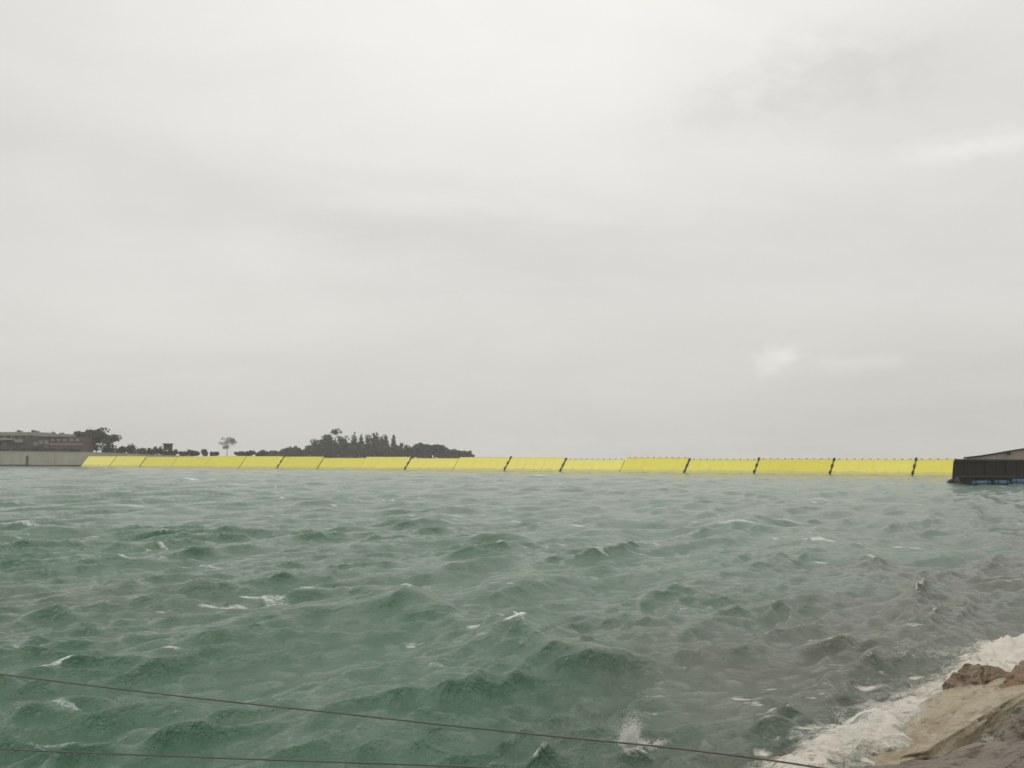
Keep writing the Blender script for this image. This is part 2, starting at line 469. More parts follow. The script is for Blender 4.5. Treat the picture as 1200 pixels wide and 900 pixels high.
def bank_z(X, Y):
    d = -shore_dist(X, Y)
    z = np.where(d < 0, 0.5 * d, 0.20 * d) - 0.22
    z = z + 0.10 * (vnoise(X * 1.4, Y * 1.4, 61) - 0.5) + 0.05 * (vnoise(X * 4, Y * 4, 62) - 0.5)
    return np.minimum(z, 1.22)
bank = link('bank', grid_mesh('bank', np.linspace(-30, 40, 260), np.linspace(3.6, 40, 150), bank_z), None, M_bank)
tag(bank, 'brown stony bank sloping from the quay into the water', 'bank', kind='structure')
quay = link('quay', box_mesh('quay', (0, -3.2, 0.2), (90, 14, 2.4), 0.03), None, M_quay)
tag(quay, 'paved quay the photographer stands on', 'quay', kind='structure')

# ------------------------------------------------------------------ flood barrier gates
NG = 18
def yellow_paint():
    mt = mat('yellow_gate_paint', (0.80, 0.70, 0.03), (0.84, 0.75, 0.055), 0.5, 0.35, 6, 0.0)
    n, l = mt.node_tree.nodes, mt.node_tree.links
    b = n['Principled BSDF']; rp = n['ramp']
    t = n.new('ShaderNodeTexCoord'); s = n.new('ShaderNodeSeparateXYZ'); l.new(t.outputs['Object'], s.inputs[0])
    # rain streaks running down the plate
    mp = n.new('ShaderNodeMapping'); mp.inputs['Scale'].default_value = (1.6, 1, 0.10); l.new(t.outputs['Object'], mp.inputs[0])
    no = n.new('ShaderNodeTexNoise'); no.inputs['Scale'].default_value = 1.3; no.inputs['Detail'].default_value = 5; l.new(mp.outputs[0], no.inputs['Vector'])
    r2 = n.new('ShaderNodeValToRGB'); r2.color_ramp.elements[0].position = 0.45; r2.color_ramp.elements[1].position = 0.75
    r2.color_ramp.elements[0].color = (0, 0, 0, 1); r2.color_ramp.elements[1].color = (0.12, 0.12, 0.12, 1); l.new(no.outputs[0], r2.inputs[0])
    mx = n.new('ShaderNodeMix'); mx.data_type = 'RGBA'; l.new(r2.outputs[0], mx.inputs['Factor'])
    l.new(rp.outputs[0], mx.inputs['A']); mx.inputs['B'].default_value = (0.62, 0.50, 0.07, 1)
    # each gate has weathered a little differently; pale salt and slime just above the waterline
    oi = n.new('ShaderNodeObjectInfo')
    hs = n.new('ShaderNodeHueSaturation'); l.new(mx.outputs['Result'], hs.inputs['Color'])
    mr = n.new('ShaderNodeMapRange'); l.new(oi.outputs['Random'], mr.inputs[0]); mr.inputs[3].default_value = 0.90; mr.inputs[4].default_value = 1.06; l.new(mr.outputs[0], hs.inputs['Value'])
    mr2 = n.new('ShaderNodeMapRange'); l.new(oi.outputs['Random'], mr2.inputs[0]); mr2.inputs[3].default_value = 1.0; mr2.inputs[4].default_value = 0.86; l.new(mr2.outputs[0], hs.inputs['Saturation'])
    ge = n.new('ShaderNodeNewGeometry'); s2 = n.new('ShaderNodeSeparateXYZ'); l.new(ge.outputs['Position'], s2.inputs[0])
    n3 = n.new('ShaderNodeTexNoise'); n3.inputs['Scale'].default_value = 0.8; n3.inputs['Detail'].default_value = 4; l.new(ge.outputs['Position'], n3.inputs['Vector'])
    ad = n.new('ShaderNodeMath'); ad.operation = 'MULTIPLY_ADD'; l.new(n3.outputs[0], ad.inputs[0]); ad.inputs[1].default_value = -1.2; l.new(s2.outputs[2], ad.inputs[2])
    m5 = n.new('ShaderNodeMapRange'); l.new(ad.outputs[0], m5.inputs[0]); m5.inputs[1].default_value = 0.35; m5.inputs[2].default_value = -0.1; m5.inputs[3].default_value = 0; m5.inputs[4].default_value = 0.75
    mw = n.new('ShaderNodeMix'); mw.data_type = 'RGBA'; l.new(m5.outputs[0], mw.inputs['Factor']); l.new(hs.outputs[0], mw.inputs['A']); mw.inputs['B'].default_value = (0.50, 0.46, 0.26, 1)
    l.new(mw.outputs['Result'], b.inputs['Base Color'])
    return mt
M_yel = yellow_paint()
M_blk = mat('black_rubber', (0.012, 0.012, 0.010), (0.025, 0.023, 0.02), 0.7, 3)
M_salt = mat('pale_salt_band', (0.72, 0.66, 0.30), (0.78, 0.74, 0.46), 0.6, 1.5)

SL = 10.0      # plate length from the water's depth to the top edge
plate_me = box_mesh('gate_plate', (0, 1.2, SL / 2), (19.55, 2.4, SL), 0.06)
rail_me = box_mesh('gate_rail', (0, -0.025, 0), (19.4, 0.05, 0.10), 0.01)
weld_me = box_mesh('gate_rib', (0, -0.02, 0), (0.07, 0.04, SL - 0.6))
lug_me = box_mesh('gate_lug', (0, 0, 0), (0.55, 0.6, 0.85), 0.12)
stud_me = tube_mesh('gate_stud', [(0, 0, -0.1), (0, 0, 0.1), (0, 0, 0.2)], [0.2, 0.2, 0.28], 8)
strip_me = box_mesh('gate_seal', (0, 0, 0), (0.16, 0.9, SL - 0.5))
for me_, m_ in ((plate_me, M_yel), (rail_me, M_yel), (weld_me, M_yel), (lug_me, M_blk), (stud_me, M_blk), (strip_me, M_blk)):
    me_.materials.append(m_)

def gate_u(k): return (29.72 * k + 105) / (1 - 0.02537 * k)
Z0 = 466.0
def gate_top(k):
    Y = Z0 * (1 - 0.02537 * k)
    return Vector(((gate_u(k) - 600) / F_PX * Y, Y))
g0, g1 = gate_top(0), gate_top(17)
gdir = (g1 - g0).normalized()
gnrm = Vector((-gdir.y, gdir.x)); gnrm = gnrm if gnrm.y > 0 else -gnrm
ORD = ['first', 'second', 'third', 'fourth', 'fifth', 'sixth', 'seventh', 'eighth', 'ninth', 'tenth', 'eleventh', 'twelfth',
       'thirteenth', 'fourteenth', 'fifteenth', 'sixteenth', 'seventeenth', 'eighteenth']
rg = random.Random(4)
JIT = [0.0, 0.05, -0.10, 0.02, 0.22, 0.18, 0.10, -0.22, 0.12, -0.18, 0.12, 0.08, -0.25, 0.10, -0.20, -0.02, -0.06, 0.02]
gate_mid = []
for k in range(NG):
    mid = (gate_top(k) + gate_top(k + 1)) / 2
    tilt = R(50.5 - 0.2 * k + rg.uniform(-0.5, 0.5))           # steepness of the plate
    H = 4.35 - 0.034 * k + JIT[k] * 1.3
    hx = mid - gnrm * (SL * math.cos(tilt))
    base = Vector((hx.x, hx.y, H - SL * math.sin(tilt)))
    rz = math.atan2(gdir.y, gdir.x)
    e = empty('barrier_gate', base)
    e.matrix_world = Matrix.Translation(base) @ Matrix.Rotation(rz, 4, 'Z') @ Matrix.Rotation(-(math.pi / 2 - tilt), 4, 'X')
    place = 'standing next to the pale concrete wall' if k == 0 else ('partly hidden by the dark pier' if k == NG - 1 else 'the %s gate from the pale concrete wall' % ORD[k])
    tag(e, 'yellow tilted flood barrier gate, ' + place, 'flood gate', 'flood barrier gates in a row across the water')
    link('plate', plate_me, e)
    for zz in (SL - 0.12,):
        o = link('stiffener', rail_me, e); o.location = (0, 0, zz)
    for xx in (-6.5, -3.2, 0, 3.2, 6.5):
        o = link('rib', weld_me, e); o.location = (xx, 0, SL / 2)
    if k in (6, 9, 11, 12, 14, 15, 16, 17):                   # bare joints show their black fender blocks
        for zz in (SL - 0.1, SL - 2.2, SL - 4.3):
            o = link('fender_block', lug_me, e); o.location = (-10.0, 0.0, zz)
    o = link('seal', strip_me, e); o.location = (-9.9, 0.40 if k in (1, 2, 6, 9, 11, 12, 14) else 0.9, SL / 2)
    for j in range(10 if k >= 12 else 0):
        o = link('stud', stud_me, e); o.location = (-8.8 + j * 1.93, 0.25, SL + 0.02)
    gate_mid.append(mid)

# ------------------------------------------------------------------ far concrete wall on the left
M_conc = mat('weathered_concrete', (0.40, 0.355, 0.285), (0.52, 0.47, 0.385), 0.85, 0.25, 6, 0.2, 2, stretch=(1, 1, 0.4))
M_algae = mat('algae_stain', (0.035, 0.04, 0.025), (0.07, 0.07, 0.05), 0.6, 0.6)
M_coping = mat('coping_concrete', (0.36, 0.32, 0.27), (0.44, 0.40, 0.33), 0.85, 0.5)
WY = 474.0
wall_root = empty('sea_wall', (at(60, 540, WY).x, WY, 0))
tag(wall_root, 'long pale concrete sea wall with vertical joints and dark waterline', 'wall')
wtop = [(-230, 6.2), (0, 6.2), (105, 6.0), (215, 4.35)]
def wall_h(u): return float(np.interp(u, [p[0] for p in wtop], [p[1] for p in wtop]))
us = list(range(-192, 33, 32)) + list(range(32, 230, 32))
us = sorted(set(us))
for a, b_ in zip(us[:-1], us[1:]):
    xa, xb = at(a, 540, WY).x + 0.05, at(b_, 540, WY).x - 0.05
    ox = wall_root.location.x
    me_ = prism_mesh('concrete_panel', [(xa - ox, -1), (xb - ox, -1), (xb - ox, wall_h(b_)), (xa - ox, wall_h(a))], 0, 1.5, 0.06)
    link('concrete_panel', me_, wall_root, M_conc)
    me_ = prism_mesh('algae_band', [(xa - ox, -1), (xb - ox, -1), (xb - ox, 0.62 + rg.uniform(-.1, .1)), (xa - ox, 0.62)], -0.12, 0.4)
    link('algae_band', me_, wall_root, M_algae)
    me_ = prism_mesh('coping', [(xa - ox, wall_h(a) - 0.02), (xb - ox, wall_h(b_) - 0.02), (xb - ox, wall_h(b_) + 0.22), (xa - ox, wall_h(a) + 0.22)], -0.15, 1.6)
    link('coping', me_, wall_root, M_coping)
core = prism_mesh('wall_core', [(at(-192, 540, WY).x - ox, -1), (at(224, 540, WY).x - ox, -1), (at(224, 540, WY).x - ox, 3.9), (at(105, 540, WY).x - ox, 5.6), (at(-192, 540, WY).x - ox, 5.8)], 0.3, 1.4)
link('wall_core', core, wall_root, M_algae)
# small ladder fixed at the joint
lad = empty('ladder', (at(32, 540, WY).x, WY - 0.25, 0.2)); tag(lad, 'dark iron ladder fixed to the pale concrete wall', 'ladder')
for s_ in (-0.35, 0.35):
    link('rail', box_mesh('rail', (s_, 0, 2.0), (0.22, 0.14, 4.4)), lad, M_blk)
rung_me = box_mesh('rung', (0, 0, 0), (0.7, 0.10, 0.12)); rung_me.materials.append(M_blk)
for j in range(9):
    o = link('rung', rung_me, lad); o.location = (0, 0, 0.1 + 0.48 * j)

# far land
def left_land(X, Y):
    u = X / Y * F_PX + 600
    z = np.interp(u, [-260, 90, 160, 215, 300, 345, 420], [5.9, 5.7, 5.0, 3.9, 3.2, 2.0, -1.5])
    return z + 0.5 * (vnoise(X / 9, Y / 9, 71) - 0.5) - 6 * smooth(640, 700, Y)
far1 = link('far_shore', grid_mesh('far_shore', np.linspace(-420, -60, 90), np.linspace(475.4, 700, 30), left_land), None, M_land)
tag(far1, 'low dark shore behind the concrete wall', 'land', kind='structure')
def isle(X, Y):
    d = np.sqrt(((X + 92) / 82) ** 2 + ((Y - 770) / 75) ** 2)
    return 4.0 * np.clip(1 - d ** 2, -0.5, 1) + 0.4 * (vnoise(X / 8, Y / 8, 72) - 0.5)
far2 = link('island', grid_mesh('island', np.linspace(-190, 10, 60), np.linspace(690, 850, 40), isle), None, M_land)
tag(far2, 'low wooded island behind the flood gates', 'land', kind='structure')

# ------------------------------------------------------------------ trees and shrubs
M_leaf = [mat('foliage_dark', (0.050, 0.057, 0.036), (0.098, 0.102, 0.066), 0.9, 0.35, 3, spec=0.1),
          mat('foliage_olive', (0.066, 0.070, 0.045), (0.118, 0.118, 0.078), 0.9, 0.35, 3, spec=0.1),
          mat('foliage_grey', (0.070, 0.066, 0.050), (0.11, 0.10, 0.08), 0.9, 0.35, 3, spec=0.1),
          mat('foliage_rust', (0.10, 0.060, 0.035), (0.13, 0.085, 0.05), 0.9, 0.35, 3, spec=0.1)]
M_bark = mat('bark', (0.05, 0.042, 0.033), (0.09, 0.075, 0.06), 0.9, 1.0)

def leaves_mesh(name, blobs, count, size, seed, solid=0.55):
    """leaf-clump faces spread through a set of ellipsoids (cx,cy,cz,rx,ry,rz)"""
    r = random.Random(seed); bm = bmesh.new()
    vol = [b[3] * b[4] * b[5] for b in blobs]
    for i in range(count):
        b = r.choices(blobs, vol)[0]
        d = Vector((r.gauss(0, 1), r.gauss(0, 1), r.gauss(0, 1))).normalized() * (solid + (1.06 - solid) * r.random() ** 0.6)
        c = Vector((b[0] + d.x * b[3], b[1] + d.y * b[4], b[2] + d.z * b[5]))
        q = Euler((r.uniform(0, 6.3), r.uniform(0, 6.3), r.uniform(0, 6.3))).to_matrix()
        s = size * r.uniform(0.6, 1.4)
        pts = [Vector((-s, -s * .5, 0)), Vector((s * .2, -s * .7, s * .2)), Vector((s, 0.1 * s, 0)), Vector((s * .1, s * .7, -.2 * s)), Vector((-s * .8, s * .5, .1 * s))]
        vs = [bm.verts.new(c + q @ p) for p in pts]
        bm.faces.new((vs[0], vs[1], vs[2])); bm.faces.new((vs[0], vs[2], vs[3])); bm.faces.new((vs[0], vs[3], vs[4]))
    return mesh_from(name, bm)

def limbs_mesh(name, h, spread, n, seed, r0):
    """tapered trunk with limbs in one mesh"""
    r = random.Random(seed); bm = bmesh.new()
    def seg(p, q, a, b_):
        t = (q - p).normalized(); o = t.orthogonal().normalized(); w = t.cross(o)
        ra = [bm.verts.new(p + (o * math.cos(j * 1.2566) + w * math.sin(j * 1.2566)) * a) for j in range(5)]
        rb = [bm.verts.new(q + (o * math.cos(j * 1.2566) + w * math.sin(j * 1.2566)) * b_) for j in range(5)]
        for j in range(5): bm.faces.new((ra[j], ra[(j + 1) % 5], rb[(j + 1) % 5], rb[j]))
    p = Vector((0, 0, -0.8)); a = r0
    trunk = [p]
    for i in range(4):
        q = Vector((r.uniform(-.06, .06) * h, r.uniform(-.06, .06) * h, h * 0.62 * (i + 1) / 4)); seg(p, q, a, a * 0.82); p = q; a *= 0.82; trunk.append(p)
    for i in range(n):
        st = trunk[2 + i % 3]; an = r.uniform(0, 6.28)
        e1 = st + Vector((math.cos(an) * spread * .45, math.sin(an) * spread * .45, h * r.uniform(.10, .2)))
        e2 = e1 + Vector((math.cos(an + r.uniform(-.6, .6)) * spread * .45, math.sin(an) * spread * .45, h * r.uniform(.05, .16)))
        seg(st, e1, a * .6, a * .38); seg(e1, e2, a * .38, a * .15)
    return mesh_from(name, bm)

def tree(name, label, cat, u, vb, vt, wpx, Y, style, seed, leaf=0, group=None):
    base, top = at(u, vb, Y), at(u, vt, Y)
    h = top.z - base.z; w = wpx / F_PX * Y / 2
    e = empty(name, base); tag(e, label, cat, group)
    r = random.Random(seed)
    if style == 'round':
        bl = [(r.uniform(-.5, .5) * w, r.uniform(-.4, .4) * w, h * r.uniform(.3, .86), w * r.uniform(.2, .5), w * .4, h * r.uniform(.10, .18)) for _ in range(14)]
        bl += [(0, 0, h * .5, w * .7, w * .6, h * .28), (0, 0, h * .25, w * .9, w * .8, h * .28)]; n, s = 1100, max(0.28, w * .10)
    elif style == 'cypress':
        bl = [(0, 0, h * z, w * q, w * q, h * .17) for z, q in ((.15, .8), (.3, 1), (.45, .95), (.6, .82), (.75, .62), (.86, .40))]; n, s = 800, 0.42
    elif style == 'pine':
        bl = [(r.uniform(-.7, .7) * w, r.uniform(-.6, .6) * w, h * r.uniform(.80, .93), w * r.uniform(.28, .45), w * .4, h * .05) for _ in range(9)]; n, s = 360, 0.36
    elif style == 'spread':
        bl = [(math.cos(i * 2.4) * w * .66 * math.sqrt(i / 14), math.sin(i * 2.4) * w * .66 * math.sqrt(i / 14), h * (.84 - .34 * (i / 22) + r.uniform(-.22, .06)), w * r.uniform(.2, .34), w * .3, h * r.uniform(.07, .14)) for i in range(23)] + [(r.uniform(-.6, .6) * w, 0, h * r.uniform(.2, .5), w * .3, w * .3, h * .12) for _ in range(6)]; n, s = 3200, 0.42
    elif style == 'bare':
        bl = [(r.uniform(-.75, .75) * w, r.uniform(-.6, .6) * w, h * r.uniform(.62, .95), w * r.uniform(.2, .36), w * .3, h * .10) for _ in range(16)] + [(r.uniform(-.35, .35) * w, 0, h * r.uniform(.4, .6), w * .3, w * .3, h * .12) for _ in range(4)]; n, s = 1300, 0.15
    else:
        bl = [(r.uniform(-.6, .6) * w, r.uniform(-.5, .5) * w, h * r.uniform(.2, .6), w * r.uniform(.3, .5), w * .5, h * r.uniform(.25, .4)) for _ in range(8)]; n, s = 520, max(0.3, w * .12)
    link('trunk', limbs_mesh('trunk', h, w * .9, 4 if style in ('cypress', 'shrub') else 9, seed, max(.12, h * .022)), e, M_bark)
    link('crown', leaves_mesh('crown', bl, n, s, seed + 1, 0.3 if style != 'round' else .45), e, M_leaf[leaf])
    return e

# island trees (behind the gates)
IY = 745
SH = 'evergreen scrub clumps covering the island'
rs = random.Random(9)
def isle_top(u): return float(np.interp(u, [312, 330, 350, 375, 400, 470, 500, 520, 540, 556], [526, 524, 521.5, 518, 516, 519, 518, 521, 526, 530]))
u = 313
while u < 556:
    wpx = rs.uniform(16, 26)
    tree('scrub_bush', 'dark rounded bush in the thicket along the island', 'bush', u, 537, isle_top(u) + rs.uniform(-1.5, 4), wpx, IY - rs.uniform(5, 25), 'round' if rs.random() < .6 else 'shrub', int(u * 7), 0 if rs.random() < .6 else 1, SH)
    u += wpx * 0.52
tree('umbrella_pine', 'umbrella pine with thin flat crown above the island thicket', 'tree', 394, 535, 501, 16, IY, 'pine', 101, 2)
for q, (uu, vt, wp) in enumerate([(385, 508.5, 18), (372, 513, 14), (401, 510, 12)]):
    tree('oak_tree', ['rounded dark tree directly below the umbrella pine on the island', 'rounded dark tree where the island thicket starts to slope down', 'rounded dark tree between umbrella pine and first cypress'][q], 'tree', uu, 535, vt, wp + 6, IY - 3, 'round', 120 + q, 0, 'rounded trees by the umbrella pine')
for q, (uu, vt, wp) in enumerate([(415, 507, 11), (423, 509, 9), (452, 509.5, 9), (461, 508.5, 7.5)]):
    tree('cypress_tree', 'narrow pointed cypress on the island, %s from the umbrella pine' % ORD[q], 'tree', uu, 535, vt, wp, IY, 'cypress', 140 + q, 0, 'pointed cypresses on the island')
for q, (uu, vt, wp) in enumerate([(432, 507, 14), (440, 505.5, 15), (447, 509, 12)]):
    tree('poplar_tree', 'tall dense poplar amid the cypresses, %s from the umbrella pine' % ORD[q], 'tree', uu, 535, vt, wp, IY - 2, 'round', 160 + q, 1, 'tall poplars on the island')

# shore trees on the left
LY = 520
tree('spreading_tree', 'large spreading tree with open crown beside the brick building', 'tree', 114, 531, 497.5, 50, LY, 'spread', 201, 1)
tree('spreading_tree', 'smaller spreading tree in front of the brick building', 'tree', 93, 531, 504, 26, LY - 6, 'spread', 203, 1)
tree('bare_tree', 'lone thin umbrella-shaped tree with sparse grey twigs', 'tree', 266, 533, 513, 25, LY + 20, 'bare', 205, 2)
for q, (uu, vt, wp) in enumerate([(8, 504, 26), (22, 503, 24), (40, 502, 22), (57, 505, 24), (74, 506.5, 22), (-15, 503, 26)]):
    tree('background_tree', 'dark tree standing behind the low flat-roofed buildings', 'tree', uu, 530, vt, wp, LY + 55, 'round', 220 + q, 0, 'trees behind the low buildings')
for q, (uu, vt, wp, lf) in enumerate([(128, 521, 18, 1), (143, 521, 14, 0), (154, 519, 12, 1), (164, 524, 14, 0), (178, 523, 13, 0), (187, 522, 9, 0), (196, 527, 12, 0), (203, 526, 12, 0), (214, 528, 14, 1), (226, 526.5, 14, 0),
                                      (239, 525, 10, 1), (250, 529, 12, 0), (281, 528, 12, 0), (293, 527.5, 14, 1), (305, 529, 12, 0)]):
    tree('shrub', 'low dark shrub on the far shore, %s from the big spreading tree' % ORD[q], 'shrub', uu, 534, vt, wp * 1.25, LY + 4 + (q % 3) * 5, 'shrub', 260 + q, lf, 'shrubs along the far shore')
for q, uu in enumerate(range(-10, 100, 11)):
    tree('hedge_bush', 'dark hedge bush right behind the concrete wall top', 'bush', uu, 531, 523.5 + (q * 37 % 5) * .5, 17, 482, 'shrub', 300 + q, 0, 'hedge bushes on top of the concrete wall')

# ------------------------------------------------------------------ buildings on the far left
M_gwall = mat('grey_render', (0.085, 0.08, 0.07), (0.13, 0.12, 0.105), 0.9, 0.4)
M_roof = mat('pale_roof_slab', (0.27, 0.26, 0.24), (0.33, 0.315, 0.29), 0.8, 0.5)
M_brick = mat('brick_red', (0.10, 0.060, 0.048), (0.14, 0.085, 0.07), 0.9, 0.8)
M_glass = mat('dark_glass', (0.02, 0.024, 0.026), (0.03, 0.034, 0.036), 0.12, 1)
M_white = mat('white_blind', (0.75, 0.74, 0.71), (0.8, 0.79, 0.76), 0.6, 1)
M_frame = mat('window_frame', (0.24, 0.23, 0.21), (0.28, 0.27, 0.25), 0.7, 1)
BY = 505.0
def bx(parent, name, u0, u1, v0, v1, dy0, dy1, mt, bev=0.03):
    """a block on a building, its front seen between the given directions, dy = depth behind the front line"""
    o = parent.location
    p, q = at(u0, v1, BY), at(u1, v0, BY)
    return link(name, box_mesh(name, ((p.x + q.x) / 2 - o.x, (dy0 + dy1) / 2, (p.z + q.z) / 2 - o.z), (abs(q.x - p.x), dy1 - dy0, abs(q.z - p.z)), bev), parent, mt)
b1 = empty('long_building', (at(20, 531, BY).x, BY, at(20, 531, BY).z)); tag(b1, 'long low grey building with pale flat roof and lower canopy', 'building')
bx(b1, 'wall', -70, 47.5, 510, 536, 0, 12, M_gwall)
rf = bx(b1, 'roof', -72, 49, 506.5, 510.2, -1.2, 13, M_roof)
bx(b1, 'canopy', -72, 18, 513.8, 515.6, -3.2, -0.02, M_roof)
bx(b1, 'canopy', 19, 29, 515.0, 518.5, -2.2, -0.02, M_roof)
for i, uu in enumerate(range(-60, 47, 9)):
    w = bx(b1, 'window', uu, uu + 5.2, 511.4, 513.4, -0.08, 0.3, M_frame, 0)
    bx(w, 'pane', uu + .4, uu + 4.8, 511.6, 513.2, -0.12, 0.2, M_glass, 0).location = -w.location
    if not (10 < uu < 32):
        w = bx(b1, 'window', uu, uu + 5.2, 518, 522.4, -0.08, 0.3, M_frame, 0)
        bx(w, 'pane', uu + .4, uu + 4.8, 518.3, 522.1, -0.12, 0.2, M_glass, 0)
bx(rf, 'vent', 30, 34, 504.5, 506.4, 3, 5, M_gwall)
for ch in list(b1.children_recursive):
    if ch.name.startswith(('pane', 'vent')): ch.location = (0, 0, 0)

b2 = empty('brick_building', (at(66, 531, BY).x, BY - 2, at(66, 531, BY).z)); tag(b2, 'low reddish brick building with pale roof and two white windows', 'building')
bx(b2, 'wall', 47.8, 60, 512, 536, 0, 13, M_gwall)
bx(b2, 'brick_wall', 60.2, 100, 512, 536, -0.3, 12, M_brick)
bx(b2, 'roof', 47.2, 82, 508.8, 511.8, -1.2, 13.5, M_roof)
for u0, u1 in ((47.9, 52.3), (54.4, 59.4)):
    w = bx(b2, 'window', u0, u1, 516.2, 520.4, -0.12, 0.3, M_frame, 0)
    bx(w, 'blind', u0 + .3, u1 - .3, 516.5, 520.1, -0.2, 0.1, M_white, 0)
for u0 in (62, 69, 76, 84, 91):
    w = bx(b2, 'window', u0, u0 + 4, 514.2, 517.0, -0.42, 0.0, M_frame, 0)
    bx(w, 'pane', u0 + .4, u0 + 3.6, 514.5, 516.7, -0.47, -0.1, M_glass, 0)
bx(b2, 'plinth', 60.2, 100, 520, 521.2, -0.5, 0, M_roof)
# small cabin on legs
cb = empty('lookout_cabin', (at(195.5, 532, BY).x, BY, at(195.5, 532, BY).z)); tag(cb, 'small brown square cabin raised on posts above the shrubs', 'cabin')
M_cabin = mat('brown_boards', (0.055, 0.034, 0.024), (0.08, 0.05, 0.036), 0.9, 1)
bx(cb, 'cabin_wall', 191.3, 200, 520.8, 527.5, 0, 3, M_cabin)
bx(cb, 'roof', 190.6, 200.7, 519.6, 520.8, -.5, 3.5, M_gwall)
for u0 in (191.6, 198.6):
    for dy in (0.1, 2.5): bx(cb, 'post', u0, u0 + .9, 527.4, 535, dy, dy + .35, M_cabin, 0)
w = bx(cb, 'window', 194, 197.6, 522.3, 524.6, -.08, .1, M_glass, 0)

# ------------------------------------------------------------------ dark pier and concrete ramp on the right
PY = 157.0
M_pile = mat('dark_sheet_pile', (0.014, 0.013, 0.009), (0.034, 0.026, 0.017), 0.75, 0.7, 6, 0.4, 3, spec=0.25, stretch=(1, 1, .5))
M_weed = mat('green_weed', (0.020, 0.026, 0.010), (0.04, 0.046, 0.02), 0.7, 2.0, 6, 0.6, 6)
M_fend = mat('blue_fender', (0.022, 0.085, 0.17), (0.045, 0.14, 0.25), 0.45, 0.9)
M_cap = mat('pier_cap', (0.028, 0.024, 0.018), (0.05, 0.042, 0.03), 0.8, 0.8)
X0 = at(1118, 550, PY).x
pier = empty('dark_pier', (X0, PY, 0)); tag(pier, 'dark pier head of stained sheet piles beside the last yellow gate', 'pier')
def wedge(name, pts, y0, y1, skew):
    me_ = prism_mesh(name, pts, y0, y1)
    for v in me_.vertices:
        if v.co.x < 30: v.co.x += skew * (v.co.y - y0)
    return me_
link('pier_core', wedge('pier_core', [(-0.5, -2), (60, -2), (60, 3.2), (0.05, 3.2)], 0.15, 60, 0.44), pier, M_pile)
PW = 1.45
pile_me = prism_mesh('sheet_pile', [(0.02, -2), (PW - 0.02, -2), (PW - 0.02, 3.28), (0.02, 3.28)], -0.14, 0.2, 0.05); pile_me.materials.append(M_pile)
end_me = prism_mesh('sheet_pile_end', [(-0.55, -2), (PW - 0.02, -2), (PW - 0.02, 3.28), (0.0, 3.28)], -0.14, 0.2, 0.05); end_me.materials.append(M_pile)
link('sheet_pile', end_me, pier)
for j in range(1, 24):
    o = link('sheet_pile', pile_me, pier); o.location = (j * PW, (0.0 if j % 2 else 0.10), 0)
link('waling', box_mesh('waling', (30, -0.30, 1.05), (59.6, 0.22, 0.28), .03), pier, M_cap)
link('cap', wedge('cap', [(-0.06, 3.26), (60, 3.06), (60, 3.32), (-0.06, 3.50)], -0.35, 60, 0.44), pier, M_cap)
link('weed_pile', tube_mesh('weed_pile', [(0.2, -0.55, -2), (0.22, -0.5, 0.15), (0.2, -0.45, 1.0)], [.55, .5, .22], 10), pier, M_weed)
# floating fenders along the foot of the pier
def fender(x, L, rad, z, label):
    pts = [(-L / 2, 0, 0), (-L / 2 + .08, 0, 0), (-L / 2 + .3, 0, 0), (L / 2 - .3, 0, 0), (L / 2 - .08, 0, 0), (L / 2, 0, 0)]
    e = empty('floating_fender', (x, PY - 0.9, z)); e.rotation_euler = (0, R(rg.uniform(-2, 2)), 0); tag(e, label, 'fender', 'blue fenders at the foot of the pier')
    link('body', tube_mesh('fender', pts, [rad * .3, rad * .75, rad, rad, rad * .75, rad * .3], 14), e, M_fend)
    for s_ in (-1, 1):
        link('end_ring', tube_mesh('ring', [(s_ * (L / 2 - .55), 0, 0), (s_ * (L / 2 - .35), 0, 0)], [rad * 1.06] * 2, 14), e, M_blk)
fender(X0 + 3.4, 2.6, .34, .18, 'short navy floating fender at the pier foot, near its weedy end')
fender(X0 + 6.3, 2.2, .36, .20, 'middle navy floating fender at the pier foot, awash')
fender(X0 + 9.9, 4.4, .46, .30, 'long navy floating fender lying along the dark pier foot')
fb = empty('mooring_buoy', (X0 - 0.75, PY - 0.6, 0)); tag(fb, 'small black slanted float half sunk beside the pier corner', 'float')
link('body', tube_mesh('float_body', [(-.75, 0, -.25), (-.55, 0, -.02), (-.2, 0, .25), (.25, 0, .55), (.5, 0, .68)], [.10, .24, .30, .24, .08], 10), fb, M_blk)
link('eye', tube_mesh('float_eye', [(.45, 0, .66), (.6, 0, .78), (.7, 0, .74)], [.05, .05, .05], 6), fb, M_blk)
# concrete ramp wall behind
RY = 178.0
ramp = empty('ramp_wall', (at(1160, 535, RY).x, RY, 2.5)); tag(ramp, 'beige concrete ramp wall rising behind the dark pier', 'wall')
ox = ramp.location.x
rprof = [(1132, 536.6), (1150, 534.6), (1168, 531.8), (1186, 528.6), (1204, 525.8), (1230, 523), (1262, 521), (1300, 520)]
M_ramp = mat('ramp_concrete', (0.30, 0.25, 0.20), (0.38, 0.33, 0.27), 0.85, 0.5, 6, .2, 4)
for (ua, va), (ub, vb) in zip(rprof[:-1], rprof[1:]):
    p, q = at(ua, va, RY), at(ub, vb, RY)
    link('ramp_panel', prism_mesh('ramp_panel', [(p.x - ox + .02, .45), (q.x - ox - .02, .45), (q.x - ox - .02, q.z - 2.5), (p.x - ox + .02, p.z - 2.5)], 0, 0.9, .015), ramp, M_ramp)
    link('coping', prism_mesh('coping', [(p.x - ox, p.z - 2.5 - .05), (q.x - ox, q.z - 2.5 - .05), (q.x - ox, q.z - 2.5 + .13), (p.x - ox, p.z - 2.5 + .13)], -.18, 1.0), ramp, M_cap)
p = at(1181, 529.7, RY)
lamp = empty('bulkhead_lamp', (p.x, RY - .2, p.z - .25)); tag(lamp, 'small dark box fitting under the coping of the ramp wall', 'fitting')
